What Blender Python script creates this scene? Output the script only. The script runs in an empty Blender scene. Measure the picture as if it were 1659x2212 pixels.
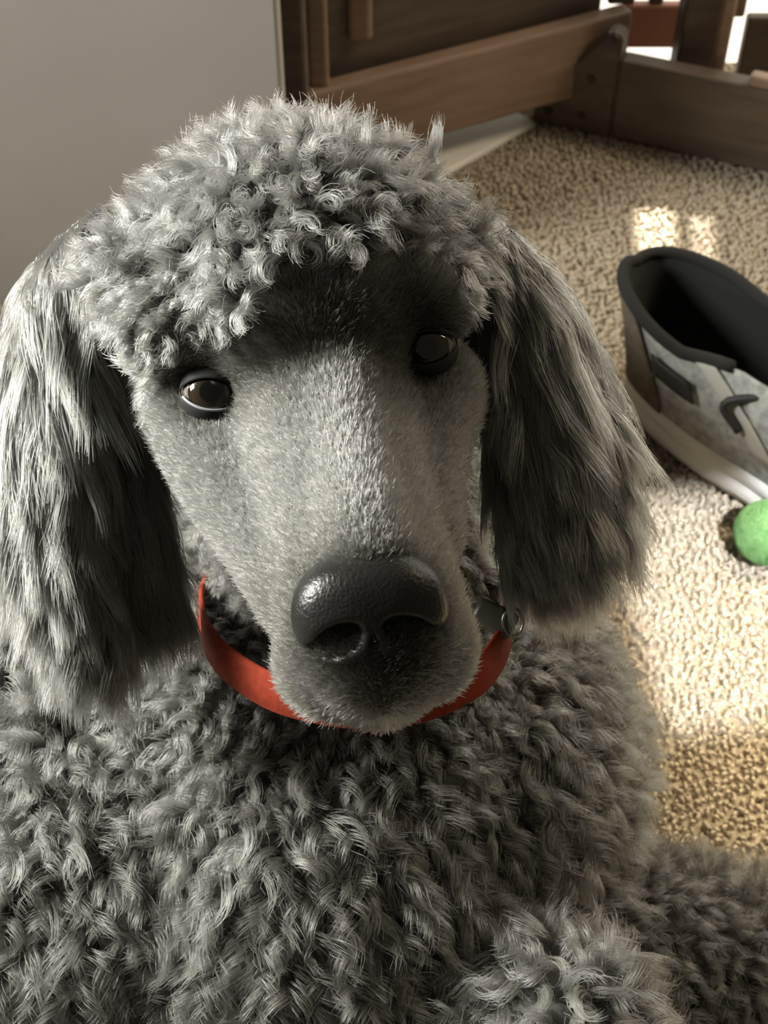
import bpy, bmesh, math, random
import numpy as np
from mathutils import Vector, Matrix

random.seed(7)
rng = np.random.default_rng(7)
sc = bpy.context.scene
COL = sc.collection

# ------------------------------------------------------------------ camera
FPX, TH, HC = 3000.0, math.radians(47), 0.68
CF = np.array([0, math.cos(TH), -math.sin(TH)])
CU = np.array([0, math.sin(TH), math.cos(TH)])
CR = np.array([1.0, 0, 0])
CP = np.array([0, 0, HC])
cam = bpy.data.cameras.new('camera')
camo = bpy.data.objects.new('camera', cam)
COL.objects.link(camo)
camo.location = CP
camo.rotation_euler = (math.pi / 2 - TH, 0, 0)
cam.sensor_fit = 'VERTICAL'
cam.sensor_height = 24
cam.lens = 24 * FPX / 2212
cam.clip_start = 0.02
cam.dof.use_dof = True
cam.dof.focus_distance = 0.47
cam.dof.aperture_fstop = 14.0
sc.camera = camo

# ------------------------------------------------------------------ world, lights, exposure
w = bpy.data.worlds.new('world')
sc.world = w
w.use_nodes = True
w.node_tree.nodes['Background'].inputs[0].default_value = (1.0, 0.92, 0.70, 1)
w.node_tree.nodes['Background'].inputs[1].default_value = 0.072


def area(name, loc, target, size, size_y, power, color, spread=180):
    l = bpy.data.lights.new(name, 'AREA')
    l.shape = 'RECTANGLE'
    l.size, l.size_y = size, size_y
    l.energy = power
    l.color = color
    l.spread = math.radians(spread)
    o = bpy.data.objects.new(name, l)
    COL.objects.link(o)
    o.location = loc
    d = Vector(target) - Vector(loc)
    o.rotation_euler = d.to_track_quat('-Z', 'Y').to_euler()
    return o


# window light from the upper left
area('window_light', (-0.95, 0.42, 0.78), (-0.06, 0.28, 0.34), 0.28, 0.28, 9.4, (1.0, 0.985, 0.92), 100)
# warm room light from the right, behind
area('room_light', (1.25, 1.0, 1.2), (0.35, 0.75, 0.0), 0.5, 0.5, 2.0, (1.0, 0.82, 0.60), 60)
# added warm light to brighten only the near carpet at the right
area('carpet_fill_light', (0.75, 0.62, 1.6), (0.44, 0.42, 0.0), 0.45, 0.35, 1.8, (1.0, 0.81, 0.53), 12)
# daylight shaft on the carpet
area('daylight_shaft', (0.58, -0.55, 1.5), (0.455, 0.585, 0.0), 0.60, 0.15, 0.75, (0.96, 0.98, 1.0), 1.0)
# daylight through the slats
area('slat_light', (0.245, 1.20, 0.55), (0.225, 0.955, 0.0), 0.030, 0.13, 0.10, (1.0, 0.96, 0.85), 1.5)
area('slat_light', (0.285, 1.20, 0.55), (0.262, 0.945, 0.0), 0.016, 0.10, 0.025, (1.0, 0.96, 0.85), 1.5)

vs = sc.view_settings
vs.view_transform = 'Standard'
vs.look = 'None'
vs.exposure = 0.0
vs.gamma = 1.0
vs.use_curve_mapping = False
sc.cycles.max_bounces = 3
sc.cycles.diffuse_bounces = 3
sc.cycles.glossy_bounces = 4
sc.cycles.transmission_bounces = 5
sc.cycles.transparent_max_bounces = 6
sc.cycles.use_denoising = True
sc.cycles.use_adaptive_sampling = True
sc.cycles.adaptive_threshold = 0.06
sc.cycles_curves.shape = 'RIBBONS'
sc.cycles_curves.subdivisions = 2


# ------------------------------------------------------------------ helpers
def W(px, py, d):
    """photo pixel + depth along the optical axis -> world point"""
    return CP + d * (CF + (px - 829.5) / FPX * CR + (1106 - py) / FPX * CU)


def fl(px, py, z=0.0):
    r = CF + (px - 829.5) / FPX * CR + (1106 - py) / FPX * CU
    return CP + (z - HC) / r[2] * r


def topx(P):
    q = P - CP
    d = q @ CF
    return 829.5 + FPX * (q @ CR) / d, 1106 - FPX * (q @ CU) / d, d


def mat(name, color, rough=0.6, **kw):
    m = bpy.data.materials.new(name)
    m.use_nodes = True
    b = m.node_tree.nodes['Principled BSDF']
    b.inputs['Base Color'].default_value = (*color, 1)
    b.inputs['Roughness'].default_value = rough
    for k, v in kw.items():
        b.inputs[k].default_value = v
    return m


def N(m, t, **kw):
    n = m.node_tree.nodes.new(t)
    for k, v in kw.items():
        if hasattr(n, k):
            setattr(n, k, v)
        else:
            n.inputs[k].default_value = v
    return n


def noise_color(m, c1, c2, scale=20, detail=4, stretch=None, p1=0.35, p2=0.65, bump=0.0, bscale=None, bdist=0.001):
    nt = m.node_tree
    b = nt.nodes['Principled BSDF']
    tc = N(m, 'ShaderNodeTexCoord')
    mp = N(m, 'ShaderNodeMapping')
    if stretch:
        mp.inputs['Scale'].default_value = stretch
    nt.links.new(tc.outputs['Object'], mp.inputs['Vector'])
    n = N(m, 'ShaderNodeTexNoise')
    n.inputs['Scale'].default_value = scale
    n.inputs['Detail'].default_value = detail
    nt.links.new(mp.outputs[0], n.inputs['Vector'])
    r = N(m, 'ShaderNodeValToRGB')
    r.color_ramp.elements[0].position = p1
    r.color_ramp.elements[1].position = p2
    r.color_ramp.elements[0].color = (*c1, 1)
    r.color_ramp.elements[1].color = (*c2, 1)
    nt.links.new(n.outputs['Fac'], r.inputs[0])
    nt.links.new(r.outputs[0], b.inputs['Base Color'])
    if bump:
        n2 = N(m, 'ShaderNodeTexNoise')
        n2.inputs['Scale'].default_value = bscale or scale
        n2.inputs['Detail'].default_value = 3
        nt.links.new(mp.outputs[0], n2.inputs['Vector'])
        bp = N(m, 'ShaderNodeBump')
        bp.inputs['Strength'].default_value = bump
        bp.inputs['Distance'].default_value = bdist
        nt.links.new(n2.outputs['Fac'], bp.inputs['Height'])
        nt.links.new(bp.outputs[0], b.inputs['Normal'])
    return m


def tag(o, label=None, cat=None, group=None, kind=None):
    for k, v in (('label', label), ('category', cat), ('group', group), ('kind', kind)):
        if v:
            o[k] = v
    return o


def link(name, me, m=None, parent=None, smooth=False):
    o = bpy.data.objects.new(name, me)
    COL.objects.link(o)
    if m:
        me.materials.append(m)
    if smooth and hasattr(me, 'polygons'):
        me.polygons.foreach_set('use_smooth', [True] * len(me.polygons))
    if parent:
        o.parent = parent
        o.matrix_parent_inverse = parent.matrix_world.inverted()
    return o


def from_bm(name, bm, m=None, parent=None, smooth=False):
    me = bpy.data.meshes.new(name)
    bm.to_mesh(me)
    bm.free()
    return link(name, me, m, parent, smooth)


def empty(name, loc, rz=0):
    o = bpy.data.objects.new(name, None)
    COL.objects.link(o)
    o.location = loc
    o.rotation_euler = (0, 0, rz)
    o.empty_display_size = 0.02
    bpy.context.view_layer.update()
    return o


def box_bm(p0, p1, bev=0.002, mtx=None):
    bm = bmesh.new()
    bmesh.ops.create_cube(bm, size=1)
    for v in bm.verts:
        v.co = Vector([p0[i] + (v.co[i] + 0.5) * (p1[i] - p0[i]) for i in range(3)])
    if bev:
        bmesh.ops.bevel(bm, geom=list(bm.edges), offset=bev, segments=2, affect='EDGES', profile=0.5)
    if mtx:
        bmesh.ops.transform(bm, matrix=mtx, verts=bm.verts)
    return bm


def spline(pts, n):
    """Catmull-Rom through pts (k,d), n samples"""
    P = np.asarray(pts, float)
    P = np.vstack([2 * P[0] - P[1], P, 2 * P[-1] - P[-2]])
    out = []
    k = len(P) - 3
    for t in np.linspace(0, k - 1e-6, n):
        i = int(t)
        f = t - i
        a, b, c, d = P[i:i + 4]
        out.append(0.5 * ((2 * b) + (c - a) * f + (2 * a - 5 * b + 4 * c - d) * f * f + (3 * b - a - 3 * c + d) * f ** 3))
    return np.array(out)


def tube_mesh(name, pts, rad, seg=10, closed=False):
    P = np.asarray(pts, float)
    n = len(P)
    rad = np.broadcast_to(rad, (n,))
    T = np.roll(P, -1, 0) - np.roll(P, 1, 0) if closed else np.gradient(P, axis=0)
    T /= np.linalg.norm(T, axis=1)[:, None] + 1e-12
    ref = np.array([0, 0, 1.0])
    if abs(T[0] @ ref) > 0.9:
        ref = np.array([1.0, 0, 0])
    a = np.cross(T[0], ref)
    verts, faces = [], []
    for i in range(n):
        a = a - T[i] * (a @ T[i])
        a /= np.linalg.norm(a)
        b = np.cross(T[i], a)
        for s in range(seg):
            an = 2 * math.pi * s / seg
            verts.append(P[i] + rad[i] * (math.cos(an) * a + math.sin(an) * b))
    m = n if closed else n - 1
    for i in range(m):
        for s in range(seg):
            j = (i + 1) % n
            faces.append((i * seg + s, i * seg + (s + 1) % seg, j * seg + (s + 1) % seg, j * seg + s))
    if not closed:
        faces.append(tuple(range(seg))[::-1])
        faces.append(tuple((n - 1) * seg + s for s in range(seg)))
    me = bpy.data.meshes.new(name)
    me.from_pydata([tuple(v) for v in verts], [], faces)
    me.update()
    return me


def loft_mesh(name, rings, cap0=False, cap1=False):
    rings = np.asarray(rings, float)
    R_, n, _ = rings.shape
    verts = [tuple(v) for v in rings.reshape(-1, 3)]
    faces = []
    for r in range(R_ - 1):
        for i in range(n):
            j = (i + 1) % n
            faces.append((r * n + i, r * n + j, (r + 1) * n + j, (r + 1) * n + i))
    if cap0:
        faces.append(tuple(range(n))[::-1])
    if cap1:
        faces.append(tuple((R_ - 1) * n + i for i in range(n)))
    me = bpy.data.meshes.new(name)
    me.from_pydata(verts, [], faces)
    me.update()
    return me


def hair_object(name, pts, rad, m, parent=None, colour=None):
    """pts (n,k,3), rad (k,) or (n,k)"""
    n, k, _ = pts.shape
    hc = bpy.data.hair_curves.new(name)
    hc.add_curves([k] * n)
    hc.attributes['position'].data.foreach_set('vector', pts.astype(np.float32).ravel())
    ra = hc.attributes.get('radius') or hc.attributes.new('radius', 'FLOAT', 'POINT')
    ra.data.foreach_set('value', np.broadcast_to(rad, (n, k)).astype(np.float32).ravel())
    if colour is not None:
        a = hc.attributes.new('tint', 'FLOAT_COLOR', 'CURVE')
        c4 = np.ones((n, 4), np.float32)
        c4[:, :3] = colour
        a.data.foreach_set('color', c4.ravel())
    hc.materials.append(m)
    o = bpy.data.objects.new(name, hc)
    COL.objects.link(o)
    if parent:
        o.parent = parent
        o.matrix_parent_inverse = parent.matrix_world.inverted()
    return o


# ------------------------------------------------------------------ structure: floor, wall, baseboard
m_carpet = noise_color(mat('carpet_backing', (0.4, 0.34, 0.25), 0.95), (0.26, 0.22, 0.16), (0.44, 0.39, 0.30), 260, 3, bump=0.6, bscale=260, bdist=0.003)
bm = box_bm((-2.0, -0.6, -0.05), (2.2, 3.2, -0.004), 0)
floor = from_bm('floor', bm, m_carpet)
tag(floor, kind='structure')

m_pile = mat('carpet_yarn', (0.5, 0.43, 0.33), 0.95)
b = m_pile.node_tree.nodes['Principled BSDF']
b.inputs['Specular IOR Level'].default_value = 0.1
at_ = N(m_pile, 'ShaderNodeAttribute')
at_.attribute_name = 'tint'
m_pile.node_tree.links.new(at_.outputs['Color'], b.inputs['Base Color'])


def carpet_pile():
    s = 0.0044
    X, Y = np.meshgrid(np.arange(-0.45, 0.95, s), np.arange(0.18, 1.5, s))
    X = X.ravel() + rng.normal(0, s * 0.3, X.size)
    Y = Y.ravel() + rng.normal(0, s * 0.3, Y.size)
    n = X.size
    an = rng.uniform(0, 2 * math.pi, n)
    k = 5
    t = np.linspace(0, 1, k)
    wd = rng.uniform(0.0014, 0.0026, n)
    h = rng.uniform(0.0036, 0.0056, n)
    off = (t - 0.5) * 2
    px = X[:, None] + np.cos(an)[:, None] * wd[:, None] * off
    py = Y[:, None] + np.sin(an)[:, None] * wd[:, None] * off
    pz = -0.005 + h[:, None] * np.sin(np.pi * t) ** 0.6
    pts = np.stack([px, py, pz], -1)
    tone = rng.uniform(0.80, 1.06, n)[:, None]
    c = np.array([0.56, 0.49, 0.385]) * tone
    return hair_object('carpet_pile', pts, np.array([0.0010, 0.0013, 0.0014, 0.0013, 0.0009]), m_pile, floor, c)


tag(carpet_pile(), kind='stuff')

m_wall = noise_color(mat('wall_paint', (0.5, 0.47, 0.44), 0.75), (0.42, 0.385, 0.35), (0.45, 0.415, 0.38), 6, 2)
wall = from_bm('wall_left', box_bm((-1.6, 0.86, -0.01), (-0.0695, 0.885, 1.6), 0.003), m_wall)
tag(wall, kind='structure')
wb = from_bm('wall_back', box_bm((-0.9, 1.26, -0.01), (0.19, 1.31, 1.6), 0.003), m_wall)
tag(wb, kind='structure')

# ------------------------------------------------------------------ wooden bed frame behind
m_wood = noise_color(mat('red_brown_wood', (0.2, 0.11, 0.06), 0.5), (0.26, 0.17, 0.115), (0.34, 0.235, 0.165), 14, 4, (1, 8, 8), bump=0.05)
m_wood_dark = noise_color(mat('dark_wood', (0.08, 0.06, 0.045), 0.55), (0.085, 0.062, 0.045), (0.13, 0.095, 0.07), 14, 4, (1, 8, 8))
m_hole = mat('bolt_dark', (0.03, 0.025, 0.02), 0.5)


def board(name, A, B, z0, z1, thick, m, parent, side=1, bev=0.003):
    """vertical board whose near face runs from A to B"""
    A = np.array(A[:2]); B = np.array(B[:2])
    d = B - A
    L = np.linalg.norm(d)
    ang = math.atan2(d[1], d[0])
    bmx = box_bm((0, 0, z0), (L, thick * side, z1), bev)
    if side < 0:
        bmesh.ops.reverse_faces(bmx, faces=bmx.faces)
    o = from_bm(name, bmx, m)
    o.location = (A[0], A[1], 0)
    o.rotation_euler = (0, 0, ang)
    bpy.context.view_layer.update()
    o.parent = parent
    o.matrix_parent_inverse = parent.matrix_world.inverted()
    return o


K = fl(1160, 265)[:2]                      # inner corner on the floor
dl = fl(960, 375)[:2] - K
dl /= np.linalg.norm(dl)
dr = fl(1659, 375)[:2] - K
dr /= np.linalg.norm(dr)
nl = np.array([-dl[1], dl[0]])             # normals pointing towards the camera
if nl[1] > 0: nl = -nl
nr = np.array([-dr[1], dr[0]])
if nr[1] > 0: nr = -nr

bed = empty('wooden_bed_frame', (K[0], K[1], 0))
tag(bed, 'reddish brown wooden bed frame with bolted corner, standing on carpet behind the dog', 'bed')
# left long rail, raised off the carpet
rd = np.array([0.894, 0.447])
rn = np.array([0.447, -0.894])
R0 = np.array([0.051, 1.048])


def at_rail(x, back=0.0):
    return R0 + rd * (x - R0[0]) / rd[0] - rn * back


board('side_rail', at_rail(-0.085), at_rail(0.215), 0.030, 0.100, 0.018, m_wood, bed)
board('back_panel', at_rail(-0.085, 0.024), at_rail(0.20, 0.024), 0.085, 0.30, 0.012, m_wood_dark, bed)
board('bright_slit', at_rail(-0.012, 0.019), at_rail(0.20, 0.019), 0.166, 0.171, 0.004, mat('pale_slit', (0.55, 0.47, 0.40), 0.6), bed)  # bright slit above the rail, painted as a thin pale strip
# corner bracket block
prof = [(-0.006, 0.0), (0.068, 0.0), (0.068, 0.097), (0.056, 0.099), (0.0, 0.030)]
bmx = bmesh.new()
fr = [bmx.verts.new((K[0] + dr[0] * a, K[1] + dr[1] * a, z)) for a, z in prof]
bk = [bmx.verts.new((K[0] + dr[0] * a - nr[0] * 0.02, K[1] + dr[1] * a - nr[1] * 0.02, z)) for a, z in prof]
bmx.faces.new(fr); bmx.faces.new(bk[::-1])
for i in range(5):
    bmx.faces.new((fr[i], bk[i], bk[(i + 1) % 5], fr[(i + 1) % 5]))
bmesh.ops.recalc_face_normals(bmx, faces=bmx.faces)
bmesh.ops.bevel(bmx, geom=list(bmx.edges), offset=0.002, segments=2, affect='EDGES')
from_bm('corner_block', bmx, m_wood_dark, bed)
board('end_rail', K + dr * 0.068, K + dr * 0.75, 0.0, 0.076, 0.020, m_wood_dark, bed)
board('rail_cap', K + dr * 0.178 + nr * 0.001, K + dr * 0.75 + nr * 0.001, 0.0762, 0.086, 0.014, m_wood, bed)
for px, py in ((1328, 85), (1277, 172), (1185, 240), (1255, 250)):
    o3 = np.array([*(K + nr * 0.0005), 0]); n3 = np.array([*nr, 0])
    r = CF + (px - 829.5) / FPX * CR + (1106 - py) / FPX * CU
    t = ((o3 - CP) @ n3) / (r @ n3)
    p = CP + t * r
    bmx = bmesh.new()
    bmesh.ops.create_cone(bmx, cap_ends=True, segments=16, radius1=0.0042, radius2=0.0036, depth=0.002)
    rot = Vector((nr[0], nr[1], 0)).to_track_quat('Z', 'Y').to_matrix().to_4x4()
    bmesh.ops.transform(bmx, matrix=Matrix.Translation(Vector(p)) @ rot, verts=bmx.verts)
    from_bm('bolt', bmx, m_hole, bed)


def post(name, px0, px1, ybase, z0, z1, thick, m, parent):
    """upright with its near face in the plane y=ybase, spanning the pixels px0..px1"""
    ym = (HC - 0.5 * (z0 + z1))
    dep = ybase * CF[1] + ym * -CF[2]
    x0 = (px0 - 829.5) / FPX * dep
    x1 = (px1 - 829.5) / FPX * dep
    return from_bm(name, box_bm((x0, ybase, z0), (x1, ybase + thick, z1), 0.004), m, parent)


def panel(name, px0, px1, py0, py1, y, thick, m, parent, bev=0.003):
    """upright board in the plane y, covering the given stretch"""
    a = CF + (1106 - py0) / FPX * CU; ta = y / a[1]; z1 = HC + ta * a[2]
    b_ = CF + (1106 - py1) / FPX * CU; tb_ = y / b_[1]; z0 = HC + tb_ * b_[2]
    tm = (ta + tb_) / 2
    return from_bm(name, box_bm(((px0 - 829.5) / FPX * tm, y, z0), ((px1 - 829.5) / FPX * tm, y + thick, z1), bev), m, parent)


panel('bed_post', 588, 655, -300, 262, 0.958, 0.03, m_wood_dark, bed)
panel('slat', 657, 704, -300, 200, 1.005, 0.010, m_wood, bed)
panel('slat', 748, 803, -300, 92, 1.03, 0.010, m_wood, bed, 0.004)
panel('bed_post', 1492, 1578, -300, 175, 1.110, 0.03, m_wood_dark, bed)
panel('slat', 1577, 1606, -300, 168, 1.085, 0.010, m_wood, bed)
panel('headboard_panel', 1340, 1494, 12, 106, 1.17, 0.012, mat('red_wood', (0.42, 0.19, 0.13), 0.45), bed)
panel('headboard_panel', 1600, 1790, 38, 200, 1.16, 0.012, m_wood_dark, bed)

panel('headboard_panel', 1330, 1392, -300, 12, 1.172, 0.012, m_wood_dark, bed)
panel('headboard_panel', 1424, 1456, -300, 16, 1.172, 0.012, m_wood_dark, bed)
panel('headboard_panel', 1600, 1642, -300, 40, 1.162, 0.012, m_wood, bed)

# white strip lying flat under the raised rail
q0 = fl(940, 386, 0.004)[:2]; q1 = fl(1160, 262, 0.004)[:2]
tr = board('trim_1', q0, q1, -0.003, 0.004, 0.06, mat('white_trim', (0.85, 0.83, 0.75), 0.5), bed)
tr.parent = None
tr.matrix_world = Matrix.Translation((q0[0], q0[1], 0)) @ Matrix.Rotation(math.atan2(q1[1] - q0[1], q1[0] - q0[0]), 4, 'Z')
tag(tr, kind='structure')

# bright low window behind the bed
m_glow = mat('daylit_pane', (1, 1, 1), 0.4)
bq = m_glow.node_tree.nodes['Principled BSDF']
bq.inputs['Emission Color'].default_value = (1.0, 0.94, 0.82, 1)
bq.inputs['Emission Strength'].default_value = 1.6
win = empty('window_1', (0.7, 1.23, 0))
tag(win, kind='structure')
from_bm('pane', box_bm((0.20, 1.222, 0.001), (1.3, 1.227, 0.9), 0), m_glow, win)
m_frame = mat('window_frame_white', (0.7, 0.68, 0.62), 0.5)
for x in (0.192, 0.70, 1.3):
    from_bm('frame', box_bm((x, 1.2275, 0.0), (x + 0.03, 1.25, 0.95), 0.003), m_frame, win)
for z in (-0.004, 0.9):
    from_bm('frame', box_bm((0.222, 1.2275, z), (1.3, 1.25, z + 0.03), 0.003), m_frame, win)

# ------------------------------------------------------------------ green ball
m_ball = noise_color(mat('green_felt', (0.2, 0.5, 0.15), 0.95), (0.16, 0.34, 0.12), (0.24, 0.45, 0.18), 120, 4, bump=0.8, bscale=380, bdist=0.001)
m_ball_fuzz = mat('green_fuzz', (0.22, 0.42, 0.16), 0.95)
pb = fl(1656, 1150, 0.021)
bmx = bmesh.new()
bmesh.ops.create_icosphere(bmx, subdivisions=4, radius=0.0198)
ball = from_bm('ball', bmx, m_ball, None, True)
ball.location = (pb[0], pb[1], 0.021)
tag(ball, 'small fuzzy bright green ball on lit carpet by the shoe', 'ball')
bpy.context.view_layer.update()
nb = 9000
v = rng.normal(size=(nb, 3)); v /= np.linalg.norm(v, axis=1)[:, None]
e = v + rng.normal(0, 0.45, (nb, 3)); e /= np.linalg.norm(e, axis=1)[:, None]
c0 = np.array([pb[0], pb[1], 0.021])
pts = np.stack([c0 + v * 0.0195, c0 + v * 0.0200 + e * 0.0006, c0 + v * 0.0202 + e * 0.0012], 1)
tag(hair_object('fuzz', pts, np.array([0.00018, 0.00016, 0.00008]), m_ball_fuzz, ball), kind='stuff')

# ------------------------------------------------------------------ sneaker
SH_A = math.radians(-45)
shoe = empty('sneaker', (0.178, 0.750, 0), SH_A)
shoe.scale = (1.12, 1.12, 1.12)
bpy.context.view_layer.update()
tag(shoe, 'grey knit sneaker with white sole and black collar lying on carpet at right', 'shoe')
m_sole = mat('white_foam', (0.82, 0.80, 0.74), 0.55)
m_knit = noise_color(mat('grey_knit', (0.4, 0.4, 0.38), 0.9), (0.25, 0.255, 0.24), (0.44, 0.445, 0.42), 150, 3, bump=0.7, bscale=500, bdist=0.0012)
m_line = mat('black_lining', (0.012, 0.012, 0.011), 0.9)
m_tab = noise_color(mat('heel_fabric', (0.13, 0.1, 0.075), 0.9), (0.11, 0.085, 0.06), (0.16, 0.13, 0.1), 200, 2)
m_blk = mat('black_rubber', (0.02, 0.02, 0.02), 0.6)
NS = 72


def outline(L, wh, wf, x0=0.0, infl=0.0):
    """closed foot outline, heel at x0, toe at x0+L"""
    out = []
    for i in range(NS):
        a = 2 * math.pi * i / NS
        cx = (1 - math.cos(a)) / 2               # 0 heel .. 1 toe
        x = x0 + L * cx
        wd = wh + (wf - wh) * (3 * cx ** 2 - 2 * cx ** 3) - 0.006 * math.exp(-((cx - 0.42) / 0.14) ** 2)
        y = wd * math.copysign(abs(math.sin(a)) ** 0.72, math.sin(a))
        out.append((x, y))
    return np.array(out)


base = outline(0.285, 0.034, 0.047)
# left side of the shoe (facing the camera) is -y in shoe space


def ring(o2, z, sc_=1.0, cx=0.14):
    z = np.broadcast_to(z, (len(o2),))
    q = np.empty((len(o2), 3))
    q[:, 0] = cx + (o2[:, 0] - cx) * (1 + (sc_ - 1) * 0.4)
    q[:, 1] = o2[:, 1] * sc_
    q[:, 2] = z
    return q


lift = 0.012 * np.clip((base[:, 0] - 0.2) / 0.085, 0, 1) ** 2
rings = [ring(base, 0.002 + lift, 0.88), ring(base, 0.004 + lift, 0.97), ring(base, 0.010 + lift, 1.04), ring(base, 0.017 + lift, 1.02),
         ring(base, 0.0185 + lift, 0.995), ring(base, 0.020 + lift, 1.03), ring(base, 0.027 + lift * 0.8, 1.0), ring(base, 0.030 + lift * .8, 0.94), ring(base, 0.030 + lift * .8, 0.8)]


def shoe_local(o):
    o.parent = shoe
    return o


shoe_local(link('sole', loft_mesh('sole', rings, True, True), m_sole, None, True))
coll = outline(0.185, 0.042, 0.022, -0.012)       # collar + throat opening loop
cz = np.where(coll[:, 1] < 0, np.interp(coll[:, 0], [-0.012, 0.01, 0.05, 0.088, 0.105, 0.173], [0.104, 0.098, 0.084, 0.092, 0.090, 0.060]),
              np.interp(coll[:, 0], [-0.012, 0.02, 0.09, 0.13, 0.173], [0.100, 0.097, 0.094, 0.082, 0.060]))
top = np.column_stack([coll, cz])
bot = ring(base, 0.028 + lift * .8, 0.975)
rings = []
for f in np.linspace(0, 1, 12):
    bulge = math.sin(math.pi * min(f * 1.05, 1)) * 0.10
    q = bot * (1 - f) + top * f
    # toe box: keep roundness
    ff = f ** 1.5
    xy = bot[:, :2] * (1 - ff) + top[:, :2] * ff
    q[:, :2] = xy
    q[:, 1] *= 1 + bulge
    rings.append(q)
upper = shoe_local(link('upper', loft_mesh('upper', rings), m_knit, None, True))
# lining: from the collar down inside
rl = []
for q_ in (11, 10, 9, 8, 7, 6, 5, 4, 3):
    q = rings[q_].copy()
    k_ = 0.97 if q_ == 11 else 0.92
    q[:, 1] *= k_
    q[:, 0] = 0.10 + (q[:, 0] - 0.10) * (0.985 if q_ == 11 else 0.96)
    rl.append(q)
shoe_local(link('lining', loft_mesh('lining', rl, False, True), m_line, None, True))
# padded collar roll, black
sel = [i for i in range(NS) if coll[i, 0] < 0.088]
order = sorted(sel, key=lambda i: ((i + NS // 2) % NS))
rim = top[order] + np.array([0, 0, 0.0005])
shoe_local(link('collar_rim', tube_mesh('collar_rim', rim, 0.0038, 8), m_line, None, True))
# heel tab, brownish strip down the back
hv = []
ribs = []
for f in np.linspace(0.02, 1.0, 16):
    k = f * 11
    i0 = int(min(k, 10)); fr = k - i0
    q = rings[i0] * (1 - fr) + rings[i0 + 1] * fr
    hv.append([q[(i) % NS] + np.array([-0.0016, 0, 0.0005]) for i in range(-9, 10)])
hv = np.array(hv)
me = bpy.data.meshes.new('heel_tab')
fc = []
for r_ in range(15):
    for i in range(18):
        fc.append((r_ * 19 + i, r_ * 19 + i + 1, (r_ + 1) * 19 + i + 1, (r_ + 1) * 19 + i))
hs = hv * 1.0
hs[:, :, 1] *= 1.035
me.from_pydata([tuple(q) for q in hs.reshape(-1, 3)], [], fc)
o = shoe_local(link('heel_tab', me, m_tab, None, True))
md = o.modifiers.new('s', 'SOLIDIFY'); md.thickness = 0.0016


def side_point(cxi, f, out=0.0015, sgn=-1):
    """point on the shoe upper; cxi=x position in metres on the base outline, f=height fraction"""
    best = min((i for i in range(NS) if base[i, 1] * sgn > 0), key=lambda i: abs(base[i, 0] - cxi))
    k = min(f, 0.999) * 11
    i0 = int(k); fr = k - i0
    # interpolate along the outline for smoothness
    cands = sorted((i for i in range(NS) if base[i, 1] * sgn > 0), key=lambda i: base[i, 0])
    xs = [base[i, 0] for i in cands]
    Q = np.array([rings[i0][i] * (1 - fr) + rings[i0 + 1][i] * fr for i in cands])
    p = np.array([np.interp(cxi, xs, Q[:, j]) for j in range(3)])
    p[1] += sgn * out
    p[2] += out * 0.5
    return p


def patch(name, poly_fn, nu, nv, m, thick=0.0014):
    verts = [tuple(poly_fn(u, v_)) for v_ in np.linspace(0, 1, nv) for u in np.linspace(0, 1, nu)]
    fc = [(j * nu + i, j * nu + i + 1, (j + 1) * nu + i + 1, (j + 1) * nu + i) for j in range(nv - 1) for i in range(nu - 1)]
    me = bpy.data.meshes.new(name)
    me.from_pydata(verts, [], fc)
    o = shoe_local(link(name, me, m, None, True))
    md = o.modifiers.new('s', 'SOLIDIFY'); md.thickness = thick; md.offset = 0
    return o


patch('side_patch', lambda u, v_: side_point(0.045 + 0.038 * u + 0.006 * v_, 0.50 + 0.22 * v_ + 0.03 * u, 0.0042), 8, 6, m_blk)
seam = [side_point(x, f, 0.0016) for x, f in zip(np.linspace(0.042, 0.014, 8), np.linspace(0.46, 0.05, 8))]
shoe_local(link('seam', tube_mesh('seam', seam, 0.0014, 6), m_tab, None, True))
patch('eyelet_strap', lambda u, v_: side_point(0.106 + 0.018 * u + 0.014 * (1 - v_), 0.30 + 0.70 * v_, 0.0018), 6, 10, mat('pale_strap', (0.42, 0.41, 0.37), 0.85))
# tongue: rises out of the throat
tv = []
for v_ in np.linspace(0, 1, 10):
    x = 0.178 - 0.070 * v_
    zz = 0.058 + 0.030 * v_ + 0.006 * math.sin(v_ * math.pi)
    for u in np.linspace(-1, 1, 9):
        wd = 0.013 + 0.009 * v_
        tv.append((x, u * wd, zz - 0.007 * u * u))
me = bpy.data.meshes.new('tongue')
me.from_pydata(tv, [], [(j * 9 + i, j * 9 + i + 1, (j + 1) * 9 + i + 1, (j + 1) * 9 + i) for j in range(9) for i in range(8)])
o = shoe_local(link('tongue', me, m_knit, None, True))
md = o.modifiers.new('s', 'SOLIDIFY'); md.thickness = 0.005
lace = spline([side_point(0.118, 0.50, 0.005), side_point(0.122, 0.74, 0.006), (0.126, -0.014, 0.090), (0.132, 0.004, 0.093), (0.138, 0.018, 0.088), (0.146, 0.024, 0.080)], 30)
shoe_local(link('lace', tube_mesh('lace', lace, 0.0024, 8), m_blk, None, True))
lace = spline([(0.118, -0.024, 0.083), (0.126, -0.008, 0.088), (0.120, 0.004, 0.093), (0.112, 0.012, 0.094), (0.120, 0.022, 0.086)], 24)
shoe_local(link('lace', tube_mesh('lace', lace, 0.0022, 8), m_blk, None, True))

# ------------------------------------------------------------------ the dog: implicit parts
PR = []   # centre, radii along (CR,CU,CF), group


def ball_p(px, py, d, r, g, fx=1.0, fy=1.0, fd=1.0):
    PR.append((W(px, py, d), np.array([fx, fy, fd]) * r * d / FPX, g))


def stroke(pts, g, flat=1.0, n=10):
    q = spline(pts, n * (len(pts) - 1))
    for a in q:
        ball_p(a[0], a[1], a[2], a[3], g, 1, 1, flat)


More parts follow.
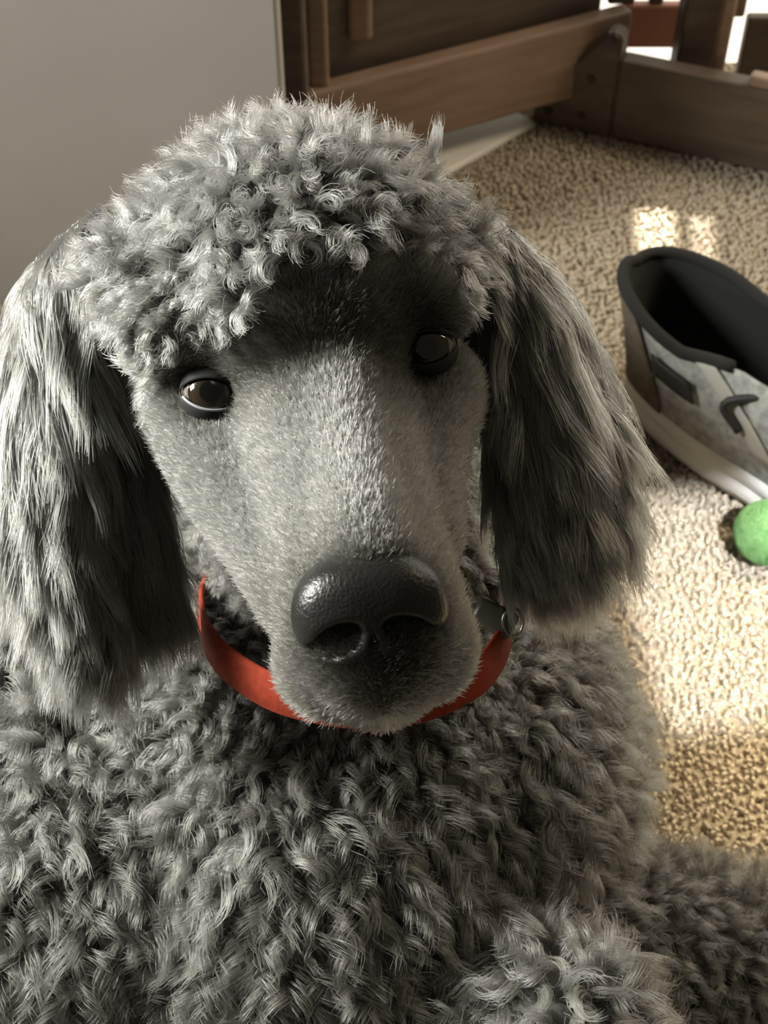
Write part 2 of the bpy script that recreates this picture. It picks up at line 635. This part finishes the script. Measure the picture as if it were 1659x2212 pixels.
# skull
ball_p(645, 600, 0.515, 1, 'top', 335, 285, 320)
ball_p(670, 700, 0.500, 1, 'top', 300, 260, 270)
ball_p(385, 700, 0.487, 130, 'brow')
ball_p(330, 620, 0.500, 120, 'top')
ball_p(895, 640, 0.487, 130, 'brow')
ball_p(950, 560, 0.505, 85, 'top')
# muzzle and cheeks
stroke([(690, 850, 0.494, 215), (730, 1010, 0.472, 195), (775, 1200, 0.450, 190), (806, 1350, 0.437, 205)], 'muz')
stroke([(715, 700, 0.484, 110), (740, 900, 0.462, 100), (778, 1120, 0.434, 105), (800, 1230, 0.424, 120)], 'muz')
stroke([(420, 860, 0.500, 125), (500, 1010, 0.488, 125), (580, 1150, 0.470, 110), (650, 1290, 0.450, 95)], 'muz')
stroke([(930, 850, 0.500, 118), (905, 1000, 0.480, 100), (890, 1150, 0.462, 110)], 'muz')
ball_p(720, 1425, 0.440, 128, 'muz')
ball_p(905, 1395, 0.440, 126, 'muz')
ball_p(820, 1470, 0.447, 105, 'muz')
ball_p(800, 1400, 0.430, 150, 'muz')
# neck
stroke([(690, 850, 0.585, 290), (760, 1150, 0.60, 275), (790, 1450, 0.60, 290), (780, 1700, 0.62, 400)], 'neck')
# chest, shoulders, trunk
ball_p(680, 1880, 0.635, 1, 'body', 490, 560, 540)
ball_p(950, 1700, 0.640, 1, 'body', 380, 400, 380)
ball_p(1130, 1560, 0.660, 1, 'body', 180, 260, 260)
ball_p(1165, 1640, 0.670, 1, 'body', 175, 230, 240)
ball_p(260, 1900, 0.655, 1, 'body', 470, 560, 560)
ball_p(150, 1500, 0.680, 1, 'body', 380, 350, 430)
ball_p(-150, 2000, 0.690, 1, 'body', 450, 560, 500)
tA = np.array([-0.045, 0.36, 0.13]); tB = np.array([-0.05, 0.63, 0.105])
for f in np.linspace(0, 1, 10):
    PR.append((tA * (1 - f) + tB * f, np.array([0.10, 0.10, 0.10]) * (1.0 - 0.05 * f), 'rear'))
# far foreleg lying out to the right
leg = spline([(0.05, 0.27, 0.07), (0.115, 0.285, 0.055), (0.19, 0.285, 0.042), (0.27, 0.29, 0.040), (0.34, 0.28, 0.032)], 34)
for i, p in enumerate(leg):
    r = np.interp(i / 33, [0, 0.3, 0.6, 0.85, 1], [0.06, 0.050, 0.040, 0.032, 0.034])
    PR.append((p, np.array([r, r, r * 0.9]), 'leg'))
# near foreleg coming towards the camera
stroke([(850, 2150, 0.60, 250), (1030, 2230, 0.56, 180), (1210, 2215, 0.53, 150), (1260, 2420, 0.54, 170)], 'paw')
# ears
stroke([(235, 520, 0.515, 80), (120, 650, 0.512, 85), (90, 950, 0.505, 90), (110, 1180, 0.505, 85), (200, 1340, 0.51, 70)], 'earL', 0.6)
stroke([(235, 900, 0.535, 60), (270, 1100, 0.53, 70), (320, 1250, 0.53, 60)], 'earL', 0.7)
stroke([(985, 490, 0.515, 70), (1100, 600, 0.520, 85), (1170, 830, 0.520, 105), (1200, 1020, 0.520, 120), (1190, 1120, 0.525, 100)], 'earR', 0.6)

Bm = np.stack([CR, CU, CF], 1)
bm = bmesh.new()
base_ico = bmesh.new()
bmesh.ops.create_icosphere(base_ico, subdivisions=3, radius=1)
bme = bpy.data.meshes.new('tmp_ico')
base_ico.to_mesh(bme)
base_ico.free()
iv = np.array([v.co[:] for v in bme.vertices])
ifc = np.array([p.vertices[:] for p in bme.polygons])
allv, allf, off = [], [], 0
for c, r, g in PR:
    allv.append(c + (iv * r) @ Bm.T)
    allf.append(ifc + off)
    off += len(iv)
allv = np.vstack(allv); allf = np.vstack(allf)
me = bpy.data.meshes.new('dog_raw')
me.from_pydata(allv.tolist(), [], allf.tolist())
raw = bpy.data.objects.new('dog_raw', me)
COL.objects.link(raw)
md = raw.modifiers.new('r', 'REMESH'); md.mode = 'VOXEL'; md.voxel_size = 0.0028
md = raw.modifiers.new('s', 'SMOOTH'); md.iterations = 9; md.factor = 0.6
bpy.context.view_layer.update()
dg = bpy.context.evaluated_depsgraph_get()
body_me = bpy.data.meshes.new_from_object(raw.evaluated_get(dg))
bpy.data.objects.remove(raw)
bpy.data.meshes.remove(bme)
# keep the belly on the carpet
co = np.empty(len(body_me.vertices) * 3, np.float32)
body_me.vertices.foreach_get('co', co)
co = co.reshape(-1, 3)
co[:, 2] = np.maximum(co[:, 2], 0.0005 + 0.0)
# eye sockets: press the surface in around the eyes
EYES = [dict(px=(456, 852), d=0.4745, r=0.0105), dict(px=(922, 752), d=0.4735, r=0.0105)]
for e in EYES:
    e['c'] = W(*e['px'], e['d'])
    dd = co - (e['c'] - CF * 0.006)
    lat = dd - np.outer(dd @ CF, CF)
    rr = np.linalg.norm(lat, axis=1)
    near = (np.abs(dd @ CF) < 0.035)
    co[near] += CF * (0.003 * np.exp(-(rr[near] / 0.012) ** 2))[:, None]
    ws = near & (rr < 0.009)
    e['c'] = W(*e['px'], float(np.mean((co[ws] - CP) @ CF)) - 0.0062 + e['r'])
body_me.vertices.foreach_set('co', co.ravel())
body_me.update()
m_skin = mat('dog_skin', (0.055, 0.052, 0.045), 0.8)
body_me.materials.clear()
dogroot = empty('dog', (0, 0.4, 0))
tag(dogroot, 'curly grey poodle lying on carpet, head up, looking at the camera', 'dog')
body = link('body', body_me, m_skin, dogroot, True)

# ------------------------------------------------------------------ fur
m_fur = bpy.data.materials.new('grey_fur')
m_fur.use_nodes = True
nt = m_fur.node_tree
nt.nodes.clear()
out = nt.nodes.new('ShaderNodeOutputMaterial')
hb = nt.nodes.new('ShaderNodeBsdfHairPrincipled')
hb.parametrization = 'COLOR'
hb.inputs['Roughness'].default_value = 0.32
hb.inputs['Radial Roughness'].default_value = 0.5
hb.inputs['Coat'].default_value = 0.0
atn = nt.nodes.new('ShaderNodeAttribute')
atn.attribute_name = 'tint'
nt.links.new(atn.outputs['Color'], hb.inputs['Color'])
nt.links.new(hb.outputs[0], out.inputs['Surface'])


def sample_surface(n, mask_fn=None):
    me = body_me
    me.calc_loop_triangles()
    nt_ = len(me.loop_triangles)
    tri = np.empty(nt_ * 3, np.int32); me.loop_triangles.foreach_get('vertices', tri); tri = tri.reshape(-1, 3)
    vn = np.empty(len(me.vertices) * 3, np.float32)
    me.vertices.foreach_get('normal', vn)
    vn = vn.reshape(-1, 3)
    v0, v1, v2 = co[tri[:, 0]], co[tri[:, 1]], co[tri[:, 2]]
    ar = np.linalg.norm(np.cross(v1 - v0, v2 - v0), axis=1) / 2
    ctr = (v0 + v1 + v2) / 3
    if mask_fn is not None:
        ar = ar * mask_fn(ctr)
    p = ar / ar.sum()
    idx = rng.choice(nt_, n, p=p)
    a, b_ = rng.random(n), rng.random(n)
    fl_ = a + b_ > 1
    a[fl_] = 1 - a[fl_]; b_[fl_] = 1 - b_[fl_]
    P = v0[idx] + a[:, None] * (v1 - v0)[idx] + b_[:, None] * (v2 - v0)[idx]
    Nn = vn[tri[idx, 0]] * (1 - a - b_)[:, None] + vn[tri[idx, 1]] * a[:, None] + vn[tri[idx, 2]] * b_[:, None]
    Nn /= np.linalg.norm(Nn, axis=1)[:, None] + 1e-9
    return P.astype(float), Nn.astype(float)


def thin(P, Nn, s):
    key = np.floor(P / s).astype(np.int64)
    h = key[:, 0] * 73856093 ^ key[:, 1] * 19349663 ^ key[:, 2] * 83492791
    _, ix = np.unique(h, return_index=True)
    return P[ix], Nn[ix]


GR = ['top', 'brow', 'muz', 'neck', 'body', 'rear', 'leg', 'paw', 'earL', 'earR']


def group_weights(P):
    D = np.full((len(P), len(GR)), 9.0)
    for c, r, g in PR:
        q = (P - c) @ Bm / r
        d = (np.linalg.norm(q, axis=1) - 1) * r.min()
        k = GR.index(g)
        D[:, k] = np.minimum(D[:, k], d)
    Wt = np.exp(-np.maximum(D - D.min(1)[:, None], 0) / 0.004)
    return Wt / Wt.sum(1)[:, None]


def in_poly(x, y, poly):
    inside = np.zeros(len(x), bool)
    j = len(poly) - 1
    for i in range(len(poly)):
        xi, yi = poly[i]; xj, yj = poly[j]
        c = ((yi > y) != (yj > y)) & (x < (xj - xi) * (y - yi) / (yj - yi + 1e-9) + xi)
        inside ^= c
        j = i
    return inside


FACE = [(300, 930), (330, 860), (390, 775), (520, 725), (560, 640), (585, 560), (640, 535), (700, 570), (740, 560), (860, 545), (960, 580), (1005, 680), (1050, 760),
        (1050, 950), (1010, 1150), (1080, 1350), (1080, 1500), (880, 1640), (620, 1620), (520, 1350), (430, 1130), (320, 980)]


def is_face(P, Wt):
    x, y, d = topx(P)
    head = Wt[:, [0, 1, 2]].sum(1) > 0.5
    return head & in_poly(x, y, FACE) & (d < 0.53)


def norm(v):
    return v / (np.linalg.norm(v, axis=-1, keepdims=True) + 1e-12)


def grow(P, Nn, L, lift, droop, comb, curlR, turns, nch, clumpR, clump, k, stray=0.12, rnd=0.25):
    """curly locks; P,N (n,3); per lock arrays. returns (n*nch,k,3) and lock index"""
    n = len(P)
    t = np.linspace(0, 1, k)
    rdir = norm(rng.normal(size=(n, 3)))
    d0 = norm(Nn * lift[:, None] + comb * (1 - lift)[:, None] * 0.8 + rdir * rnd)
    dirs = norm(d0[:, None, :] * (1 - 0.3 * t[None, :, None]) + (comb[:, None, :] * droop[:, None, None] * (t[None, :, None] * 1.6)))
    step = (L / (k - 1))[:, None, None]
    path = np.concatenate([np.zeros((n, 1, 3)), np.cumsum(dirs[:, :-1] * step, 1)], 1)
    T = dirs
    ref = norm(rng.normal(size=(n, 3)))
    a = norm(np.cross(T, ref[:, None, :]))
    b_ = np.cross(T, a)
    ph = rng.uniform(0, 2 * np.pi, n)
    hand = rng.choice([-1, 1], n)
    li = np.repeat(np.arange(n), nch)
    m = n * nch
    # child parameters
    cph = ph[li] + rng.normal(0, 0.42, m)
    cL = rng.uniform(0.72, 1.08, m)
    ca = rng.uniform(0, 2 * np.pi, m)
    cr = np.sqrt(rng.random(m)) * clumpR[li]
    is_stray = rng.random(m) < stray
    ccl = np.where(is_stray, 0.2, np.broadcast_to(clump, (n,))[li]) if np.ndim(clump) else np.where(is_stray, 0.2, clump)
    cph = np.where(is_stray, cph + rng.normal(0, 1.0, m), cph)
    ta = norm(np.cross(Nn, ref))
    tb = np.cross(Nn, ta)
    ro = (np.cos(ca) * cr)[:, None] * ta[li] + (np.sin(ca) * cr)[:, None] * tb[li]
    amp = np.minimum(1, t * 2.5)[None, :] * curlR[li][:, None] * rng.uniform(0.75, 1.2, m)[:, None]
    ang = cph[:, None] + (hand[li] * turns[li])[:, None] * 2 * np.pi * t[None, :]
    pts = P[li][:, None, :] - Nn[li][:, None, :] * 0.001 + path[li] * cL[:, None, None]
    pts = pts + ro[:, None, :] * (1 - ccl[:, None, None] * (t ** 0.8)[None, :, None])
    pts = pts + amp[..., None] * (np.cos(ang)[..., None] * a[li] + np.sin(ang)[..., None] * b_[li])
    pts = pts + rng.normal(0, 1, (m, 1, 3)) * (t ** 2)[None, :, None] * 0.0008
    return pts, li


def taper(k, r):
    t = np.linspace(0, 1, k)
    return r * (1 - 0.75 * t ** 3)


GRAV = np.array([0, -0.12, -1.0])


def facing(P):
    """parts of the coat that face well away from the viewer's side are thinned"""
    return P


def vis_mask(ctr):
    x, y, d = topx(ctr)
    return ((x > -420) & (x < 2150) & (y < 2650)).astype(float)


def tangent(v, Nn):
    return norm(v - (v * Nn).sum(-1, keepdims=True) * Nn)


# ---- 1. curls on topknot, neck, body, legs
P, Nn = sample_surface(160000, vis_mask)
P, Nn = thin(P, Nn, 0.0045)
Wt = group_weights(P)
face = is_face(P, Wt)
earw = Wt[:, 8] + Wt[:, 9]
view = norm(CP - P)
fac = (Nn * view).sum(1)
keep = ~face & (earw < 0.5) & (fac > -0.55)
P, Nn, Wt = P[keep], Nn[keep], Wt[keep]
x, y, d = topx(P)
n = len(P)
wg = lambda *v: Wt @ np.array(v)
#            top    brow   muz    neck   body   rear   leg    paw    earL earR
L = wg(0.0160, 0.0095, 0.0050, 0.0180, 0.0240, 0.0200, 0.0190, 0.0220, 0.02, 0.02) * rng.uniform(0.75, 1.25, n)
curl = wg(0.0026, 0.0014, 0.0004, 0.0025, 0.0034, 0.0030, 0.0028, 0.0032, 0.002, 0.002) * rng.uniform(0.7, 1.25, n)
turns = wg(1.05, 0.7, 0.3, 1.1, 1.15, 1.1, 1.2, 1.2, 0.8, 0.8) * rng.uniform(0.75, 1.25, n)
lift = wg(0.75, 0.45, 0.2, 0.55, 0.55, 0.6, 0.6, 0.6, 0.3, 0.3)
droop = wg(0.25, 0.5, 0.6, 0.8, 0.7, 0.6, 0.5, 0.5, 1, 1)
L = L * (1 - 0.6 * np.exp(-((x - 465) / 120) ** 2 - ((y - 745) / 75) ** 2) * (d < 0.52))
# throat under the muzzle, around the collar: clipped short
thr = np.exp(-((x - 770) / 330) ** 4) * np.exp(-((y - 1400) / 175) ** 4) * (d > 0.49)
L = L * (1 - 0.78 * thr)
curl = curl * (1 - 0.7 * thr)
comb = tangent(np.tile(norm(GRAV), (n, 1)), Nn)
out_l = tangent(np.where((x < 645)[:, None], -CR * 1.0 - CU * 0.3, CR * 1.0 - CU * 0.3), Nn)
bw = Wt[:, 1:2]
comb = norm(comb * (1 - bw) + out_l * bw)
pts, li = grow(P, Nn, L, lift, droop, comb, curl, turns, 28, np.full(n, 0.0026), 0.55, 10, 0.2, 0.4)
tone = rng.lognormal(0, 0.20, n)[li] * rng.uniform(0.8, 1.2, len(li))
base_c = (wg(0.46, 0.34, 0.34, 0.20, 0.19, 0.19, 0.15, 0.20, 0.2, 0.2)[li])[:, None] * np.array([1.0, 0.97, 0.82])  # topknot tinted lighter for the key light, leg tinted darker for shade
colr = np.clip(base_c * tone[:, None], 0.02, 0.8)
x2 = x[li]
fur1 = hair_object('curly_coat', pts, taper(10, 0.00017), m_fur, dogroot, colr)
tag(fur1, kind='stuff')
# a stray wisp standing up at the back right of the topknot
wp = np.array([W(942, 372, 0.505), W(948, 366, 0.505), W(936, 368, 0.505)])
wpts, _ = grow(wp, np.tile(norm(CU - CF * 0.2), (3, 1)), np.full(3, 0.019), np.full(3, 0.95), np.full(3, 0.0), np.tile(CU, (3, 1)), np.full(3, 0.0014), np.full(3, 0.8), 26, np.full(3, 0.0012), 0.2, 10, 0.1, 0.1)
tag(hair_object('hair_wisp', wpts, taper(10, 0.00015), m_fur, dogroot, np.full((len(wpts), 3), 0.34)), kind='stuff')
print('coat locks', n, 'hairs', len(pts))

# ---- 2. short fur on the muzzle and face
P, Nn = sample_surface(700000, lambda c: ((np.abs(topx(c)[0] - 700) < 420) & (topx(c)[1] > 540) & (topx(c)[1] < 1640) & (topx(c)[2] < 0.52)).astype(float))
Wt = group_weights(P)
x, y, d = topx(P)
face = is_face(P, Wt) & ((Nn * norm(CP - P)).sum(1) > -0.4)
for e in EYES:
    ex, ey, _ = topx(e['c'][None])
    face &= ((x - ex) / 70) ** 2 + ((y - ey) / 44) ** 2 > 1
P, Nn, x, y = P[face], Nn[face], x[face], y[face]
sel = rng.permutation(len(P))[:150000]
P, Nn, x, y = P[sel], Nn[sel], x[sel], y[sel]
n = len(P)
up_m = norm(W(700, 700, 0.47) - W(800, 1300, 0.42))
side = np.clip((x - 700 - (y - 800) * 0.18) / 90, -1, 1)[:, None] * CR
comb = tangent(norm(up_m * 0.9 + side * 0.45)[...], Nn)
L = np.interp(y, [560, 700, 1000, 1300, 1600], [0.0060, 0.0042, 0.0038, 0.0034, 0.0040]) * rng.uniform(0.7, 1.3, n)
pts, li = grow(P, Nn, L, np.full(n, 0.42), np.full(n, 0.5), comb, np.full(n, 0.0003), np.full(n, 0.5), 1, np.full(n, 0.0), 0.0, 4, 0, 0.22)
# darker markings round eyes and nose, plus painted shade at sockets, stop and mouth
dk = np.zeros(n)
for (cx, cy, sx, sy, s) in ((458, 850, 130, 85, 0.85), (900, 760, 160, 160, 0.88), (590, 780, 120, 110, 0.8), (800, 1350, 235, 232, 0.97), (740, 680, 230, 150, 0.85), (850, 1500, 150, 60, 0.5)):
    dk = np.maximum(dk, s * np.exp(-(((x - cx) / sx) ** 2 + ((y - cy) / sy) ** 2) ** 2.0))
tone = (1 - dk) * rng.uniform(0.75, 1.25, n)
colr = np.clip(np.array([0.37, 0.36, 0.308]) * tone[:, None], 0.012, 0.8)
fur2 = hair_object('short_face_fur', pts, taper(4, 0.00016), m_fur, dogroot, colr)
tag(fur2, kind='stuff')

# ---- 3. long ear hair
P, Nn = sample_surface(60000, vis_mask)
P, Nn = thin(P, Nn, 0.0042)
Wt = group_weights(P)
ear = (Wt[:, 8] + Wt[:, 9]) > 0.5
P, Nn, Wt = P[ear], Nn[ear], Wt[ear]
n = len(P)
x, y, d = topx(P)
isL = Wt[:, 8] > 0.5
L = np.where(isL, np.interp(y, [500, 700, 1300], [0.035, 0.05, 0.030]), np.interp(y, [450, 700, 1150], [0.03, 0.048, 0.030])) * rng.uniform(0.7, 1.15, n)
comb = np.where(isL[:, None], norm(-CU + CR * 0.10), norm(-CU + CR * 0.22))
comb = norm(comb + rng.normal(0, 0.10, (n, 3)))
pts, li = grow(P, Nn, L, np.full(n, 0.30), np.full(n, 1.5), comb, rng.uniform(0.0008, 0.0022, n), rng.uniform(0.5, 1.1, n), 55, np.full(n, 0.0046), 0.45, 13, 0.3, 0.12)
tone = rng.lognormal(0, 0.18, n)[li] * rng.uniform(0.8, 1.2, len(li))
colr = np.clip(np.array([0.24, 0.233, 0.197]) * tone[:, None], 0.02, 0.8)
fur3 = hair_object('ear_hair', pts, taper(13, 0.00016), m_fur, dogroot, colr)
tag(fur3, kind='stuff')
print('ear locks', n, 'hairs', len(pts))

# ------------------------------------------------------------------ nose leather
m_nose = noise_color(mat('nose_leather', (0.02, 0.02, 0.018), 0.35), (0.009, 0.009, 0.008), (0.018, 0.0175, 0.016), 60, 3, bump=0.5, bscale=900, bdist=0.0006)
nc = W(800, 1330, 0.4185)
zax = norm(norm(W(806, 1350, 0.437) - W(735, 1010, 0.468)) * 0.45 + (-CF) * 0.95)   # outwards
xax = norm(np.array([1.0, 0, 0]) * 1.0 + CU * 0.12)
xax = norm(xax - zax * (xax @ zax))
yax = np.cross(zax, xax)
NU, NV = 120, 80
vs_, fc = [], []
for j in range(NV):
    ph = math.pi * (j + 0.5) / NV - math.pi / 2
    for i in range(NU):
        th = 2 * math.pi * i / NU
        sx = math.cos(ph) * math.cos(th); sy = math.cos(ph) * math.sin(th); sz = math.sin(ph)
        s_ = lambda a, p: math.copysign(abs(a) ** p, a)
        X, Y, Z = s_(sx, 0.85) * 0.0238, s_(sy, 0.85) * 0.0205, s_(sz, 0.8) * 0.0140
        if Y < 0:
            X *= 1 - 0.28 * (abs(Y) / 0.019) ** 1.3       # narrower below
        # nostrils: comma dents to each side, below the middle
        for sg in (-1, 1):
            dx = (X * sg - 0.0105) / 0.0058; dy = (Y + 0.0020 + 0.30 * (X * sg - 0.0105)) / 0.0040
            g = math.exp(-(dx * dx + dy * dy) ** 1.4)
            if Z > 0:
                Z -= 0.0110 * g
            dx = (X * sg - 0.0160) / 0.0050; dy = (Y + 0.0050) / 0.0022
            if Z > -0.002:
                Z -= 0.0035 * math.exp(-(dx * dx + dy * dy))
        # groove in the middle, running down
        if Z > 0 and Y < 0.004:
            Z -= 0.0022 * math.exp(-(X / 0.0011) ** 2) * min(1, (0.004 - Y) / 0.008)
        vs_.append(nc + X * xax + Y * yax + Z * zax)
for j in range(NV - 1):
    for i in range(NU):
        k2 = (i + 1) % NU
        fc.append((j * NU + i, j * NU + k2, (j + 1) * NU + k2, (j + 1) * NU + i))
fc.append(tuple(range(NU))[::-1]); fc.append(tuple((NV - 1) * NU + i for i in range(NU)))
me = bpy.data.meshes.new('nose')
me.from_pydata([tuple(q) for q in vs_], [], fc)
tag(link('nose', me, m_nose, dogroot, True), 'black moist nose leather')

# ------------------------------------------------------------------ eyes
m_eye = mat('eyeball', (0.02, 0.012, 0.006), 0.06)
m_eye.node_tree.nodes['Principled BSDF'].inputs['Coat Weight'].default_value = 1.0
m_eye.node_tree.nodes['Principled BSDF'].inputs['Coat Roughness'].default_value = 0.02
ntx = m_eye.node_tree
tc = N(m_eye, 'ShaderNodeTexCoord')
sp = N(m_eye, 'ShaderNodeSeparateXYZ')
ntx.links.new(tc.outputs['Object'], sp.inputs[0])
rp = N(m_eye, 'ShaderNodeValToRGB')
er = rp.color_ramp
er.elements[0].position = 0.0; er.elements[0].color = (0.10, 0.09, 0.08, 1)
er.elements[1].position = 1.0; er.elements[1].color = (0.003, 0.003, 0.003, 1)
for p_, c_ in ((0.66, (0.16, 0.14, 0.12)), (0.70, (0.012, 0.009, 0.006)), (0.78, (0.030, 0.021, 0.013)), (0.92, (0.024, 0.017, 0.011)), (0.945, (0.003, 0.003, 0.003))):
    q = er.elements.new(p_); q.color = (*c_, 1)
mr = N(m_eye, 'ShaderNodeMath'); mr.operation = 'DIVIDE'
ntx.links.new(sp.outputs['Z'], mr.inputs[0]); mr.inputs[1].default_value = 0.0105
ntx.links.new(mr.outputs[0], rp.inputs[0])
ntx.links.new(rp.outputs[0], ntx.nodes['Principled BSDF'].inputs['Base Color'])
m_lid = mat('eyelid_skin', (0.012, 0.012, 0.011), 0.75)
for ei, e in enumerate(EYES):
    bmx = bmesh.new()
    bmesh.ops.create_uvsphere(bmx, u_segments=48, v_segments=32, radius=e['r'])
    o = from_bm('eye', bmx, m_eye, None, True)
    c = Vector(e['c'])
    look = (Vector(CP) - c).normalized()
    if ei == 0:
        look = (look + Vector(CU) * 0.10 - Vector(CR) * 0.03).normalized()
    o.rotation_euler = look.to_track_quat('Z', 'Y').to_euler()
    o.location = c
    bpy.context.view_layer.update()
    o.parent = dogroot
    o.matrix_parent_inverse = dogroot.matrix_world.inverted()
    tag(o, 'dark brown glossy eye')
    # lids: caps just larger than the eyeball, open in an almond shape
    roll = -0.21
    fwd = norm(CP - e['c'])
    ax = norm(CR * math.cos(roll) - CU * math.sin(roll) * -1.0) if False else norm(CR * math.cos(0.2) + CU * math.sin(0.2 if ei == 1 else -0.12))
    ax = norm(ax - fwd * (ax @ fwd))
    ay = np.cross(fwd, ax)
    R1 = e['r'] * 1.06
    for nm, sgn, opn in (('upper_eyelid', 1, 0.50), ('lower_eyelid', -1, 0.52)):
        vv, ff = [], []
        nu, nv = 33, 12
        for j in range(nv):
            for i in range(nu):
                u = -1 + 2 * i / (nu - 1)
                a = u * 1.22                                    # across
                edge = opn * math.cos(u * math.pi / 2) ** 0.8   # elevation of the rim
                el = sgn * (edge + (1.15 - edge) * (j / (nv - 1)) ** 0.9)
                rr_ = R1 * (1.0 + (0.02 if j == 1 else 0.0) + 0.02 * (j > 1) - 0.10 * max(0, j - 4) / 7)
                vv.append(e['c'] + rr_ * (math.sin(a) * math.cos(el) * ax + math.sin(el) * ay + math.cos(a) * math.cos(el) * fwd))
        for j in range(nv - 1):
            for i in range(nu - 1):
                q = (j * nu + i, j * nu + i + 1, (j + 1) * nu + i + 1, (j + 1) * nu + i)
                ff.append(q if sgn > 0 else q[::-1])
        me = bpy.data.meshes.new(nm)
        me.from_pydata([tuple(q) for q in vv], [], ff)
        o = link(nm, me, m_lid, dogroot, True)
        md = o.modifiers.new('s', 'SOLIDIFY'); md.thickness = 0.0004; md.offset = 1
    # wet tear line on the lower rim
    if ei == 1:
        continue
    tl = []
    for i in range(25):
        u = -0.8 + 1.6 * i / 24
        a = u * 1.25; el = -(0.52 * math.cos(u * math.pi / 2) ** 0.8) + 0.03
        tl.append(e['c'] + R1 * 1.015 * (math.sin(a) * math.cos(el) * ax + math.sin(el) * ay + math.cos(a) * math.cos(el) * fwd))
    link('tear_line', tube_mesh('tear_line', tl, 0.00055, 6), mat('wet_rim', (0.42, 0.43, 0.45), 0.08), dogroot, True)

# ------------------------------------------------------------------ collar
m_col = noise_color(mat('orange_red_webbing', (0.5, 0.06, 0.02), 0.85, **{'Specular IOR Level': 0.2}), (0.24, 0.032, 0.014), (0.30, 0.042, 0.018), 300, 2, bump=0.3, bscale=900, bdist=0.0004)
collar = empty('dog_collar', tuple(W(780, 1450, 0.52)))
tag(collar, 'orange-red dog collar around the neck of the grey poodle', 'collar')
cp = [(462, 1400, 0.530), (500, 1440, 0.515), (580, 1490, 0.500), (680, 1520, 0.492), (790, 1532, 0.489), (900, 1520, 0.490), (1000, 1480, 0.497), (1062, 1430, 0.512),
      (1095, 1350, 0.545), (1080, 1230, 0.60), (980, 1120, 0.66), (780, 1060, 0.69), (560, 1130, 0.665), (450, 1270, 0.60), (440, 1350, 0.56)]
cw = np.array([W(*q) for q in cp])
nC = 90
loop = spline(np.vstack([cw, cw[:2]]), nC + 7)
loop = spline(np.vstack([cw[-1:], cw, cw[:2]]), 17 * 7)[7:7 + 15 * 7]
ctr = loop.mean(0)
pn = norm(np.cross(cw[4] - ctr, cw[7] - ctr))
if pn @ CU < 0: pn = -pn
vv, ff = [], []
for i, q in enumerate(loop):
    T = norm(loop[(i + 1) % len(loop)] - loop[i - 1])
    o_ = norm(np.cross(T, pn)); o_ = o_ if o_ @ (q - ctr) > 0 else -o_
    wdir = norm(pn * 0.85 + CU * 0.5 - o_ * 0.1)
    wdir = norm(wdir - T * (wdir @ T))
    for a, b2 in ((-1, 0), (-0.9, 0.0012), (0.9, 0.0012), (1, 0), (0.9, -0.0010), (-0.9, -0.0010)):
        vv.append(q + wdir * a * 0.0074 + o_ * b2)
Ln = len(loop)
for i in range(Ln):
    for s in range(6):
        ff.append((i * 6 + s, i * 6 + (s + 1) % 6, ((i + 1) % Ln) * 6 + (s + 1) % 6, ((i + 1) % Ln) * 6 + s))
me = bpy.data.meshes.new('strap')
me.from_pydata([tuple(q) for q in vv], [], ff)
link('strap', me, m_col, collar, True)
# grey-green clip with a small ring at the right
m_clip = mat('grey_green_plastic', (0.10, 0.105, 0.08), 0.35)
cc = W(1068, 1335, 0.525)
rot = Matrix((CR, CU, -CF)).transposed().to_4x4()
bmx = box_bm((-0.0085, -0.0055, -0.003), (0.0085, 0.0055, 0.003), 0.0022, Matrix.Translation(Vector(cc)) @ rot @ Matrix.Rotation(-0.5, 4, 'Z'))
from_bm('clip', bmx, m_clip, collar, True)
rg = [W(1108 + 22 * math.cos(a), 1345 + 30 * math.sin(a), 0.522) for a in np.linspace(0, 2 * math.pi, 24, endpoint=False)]
link('ring', tube_mesh('ring', rg, 0.0007, 8, True), mat('dull_metal', (0.4, 0.4, 0.36), 0.3, Metallic=1.0), collar, True)
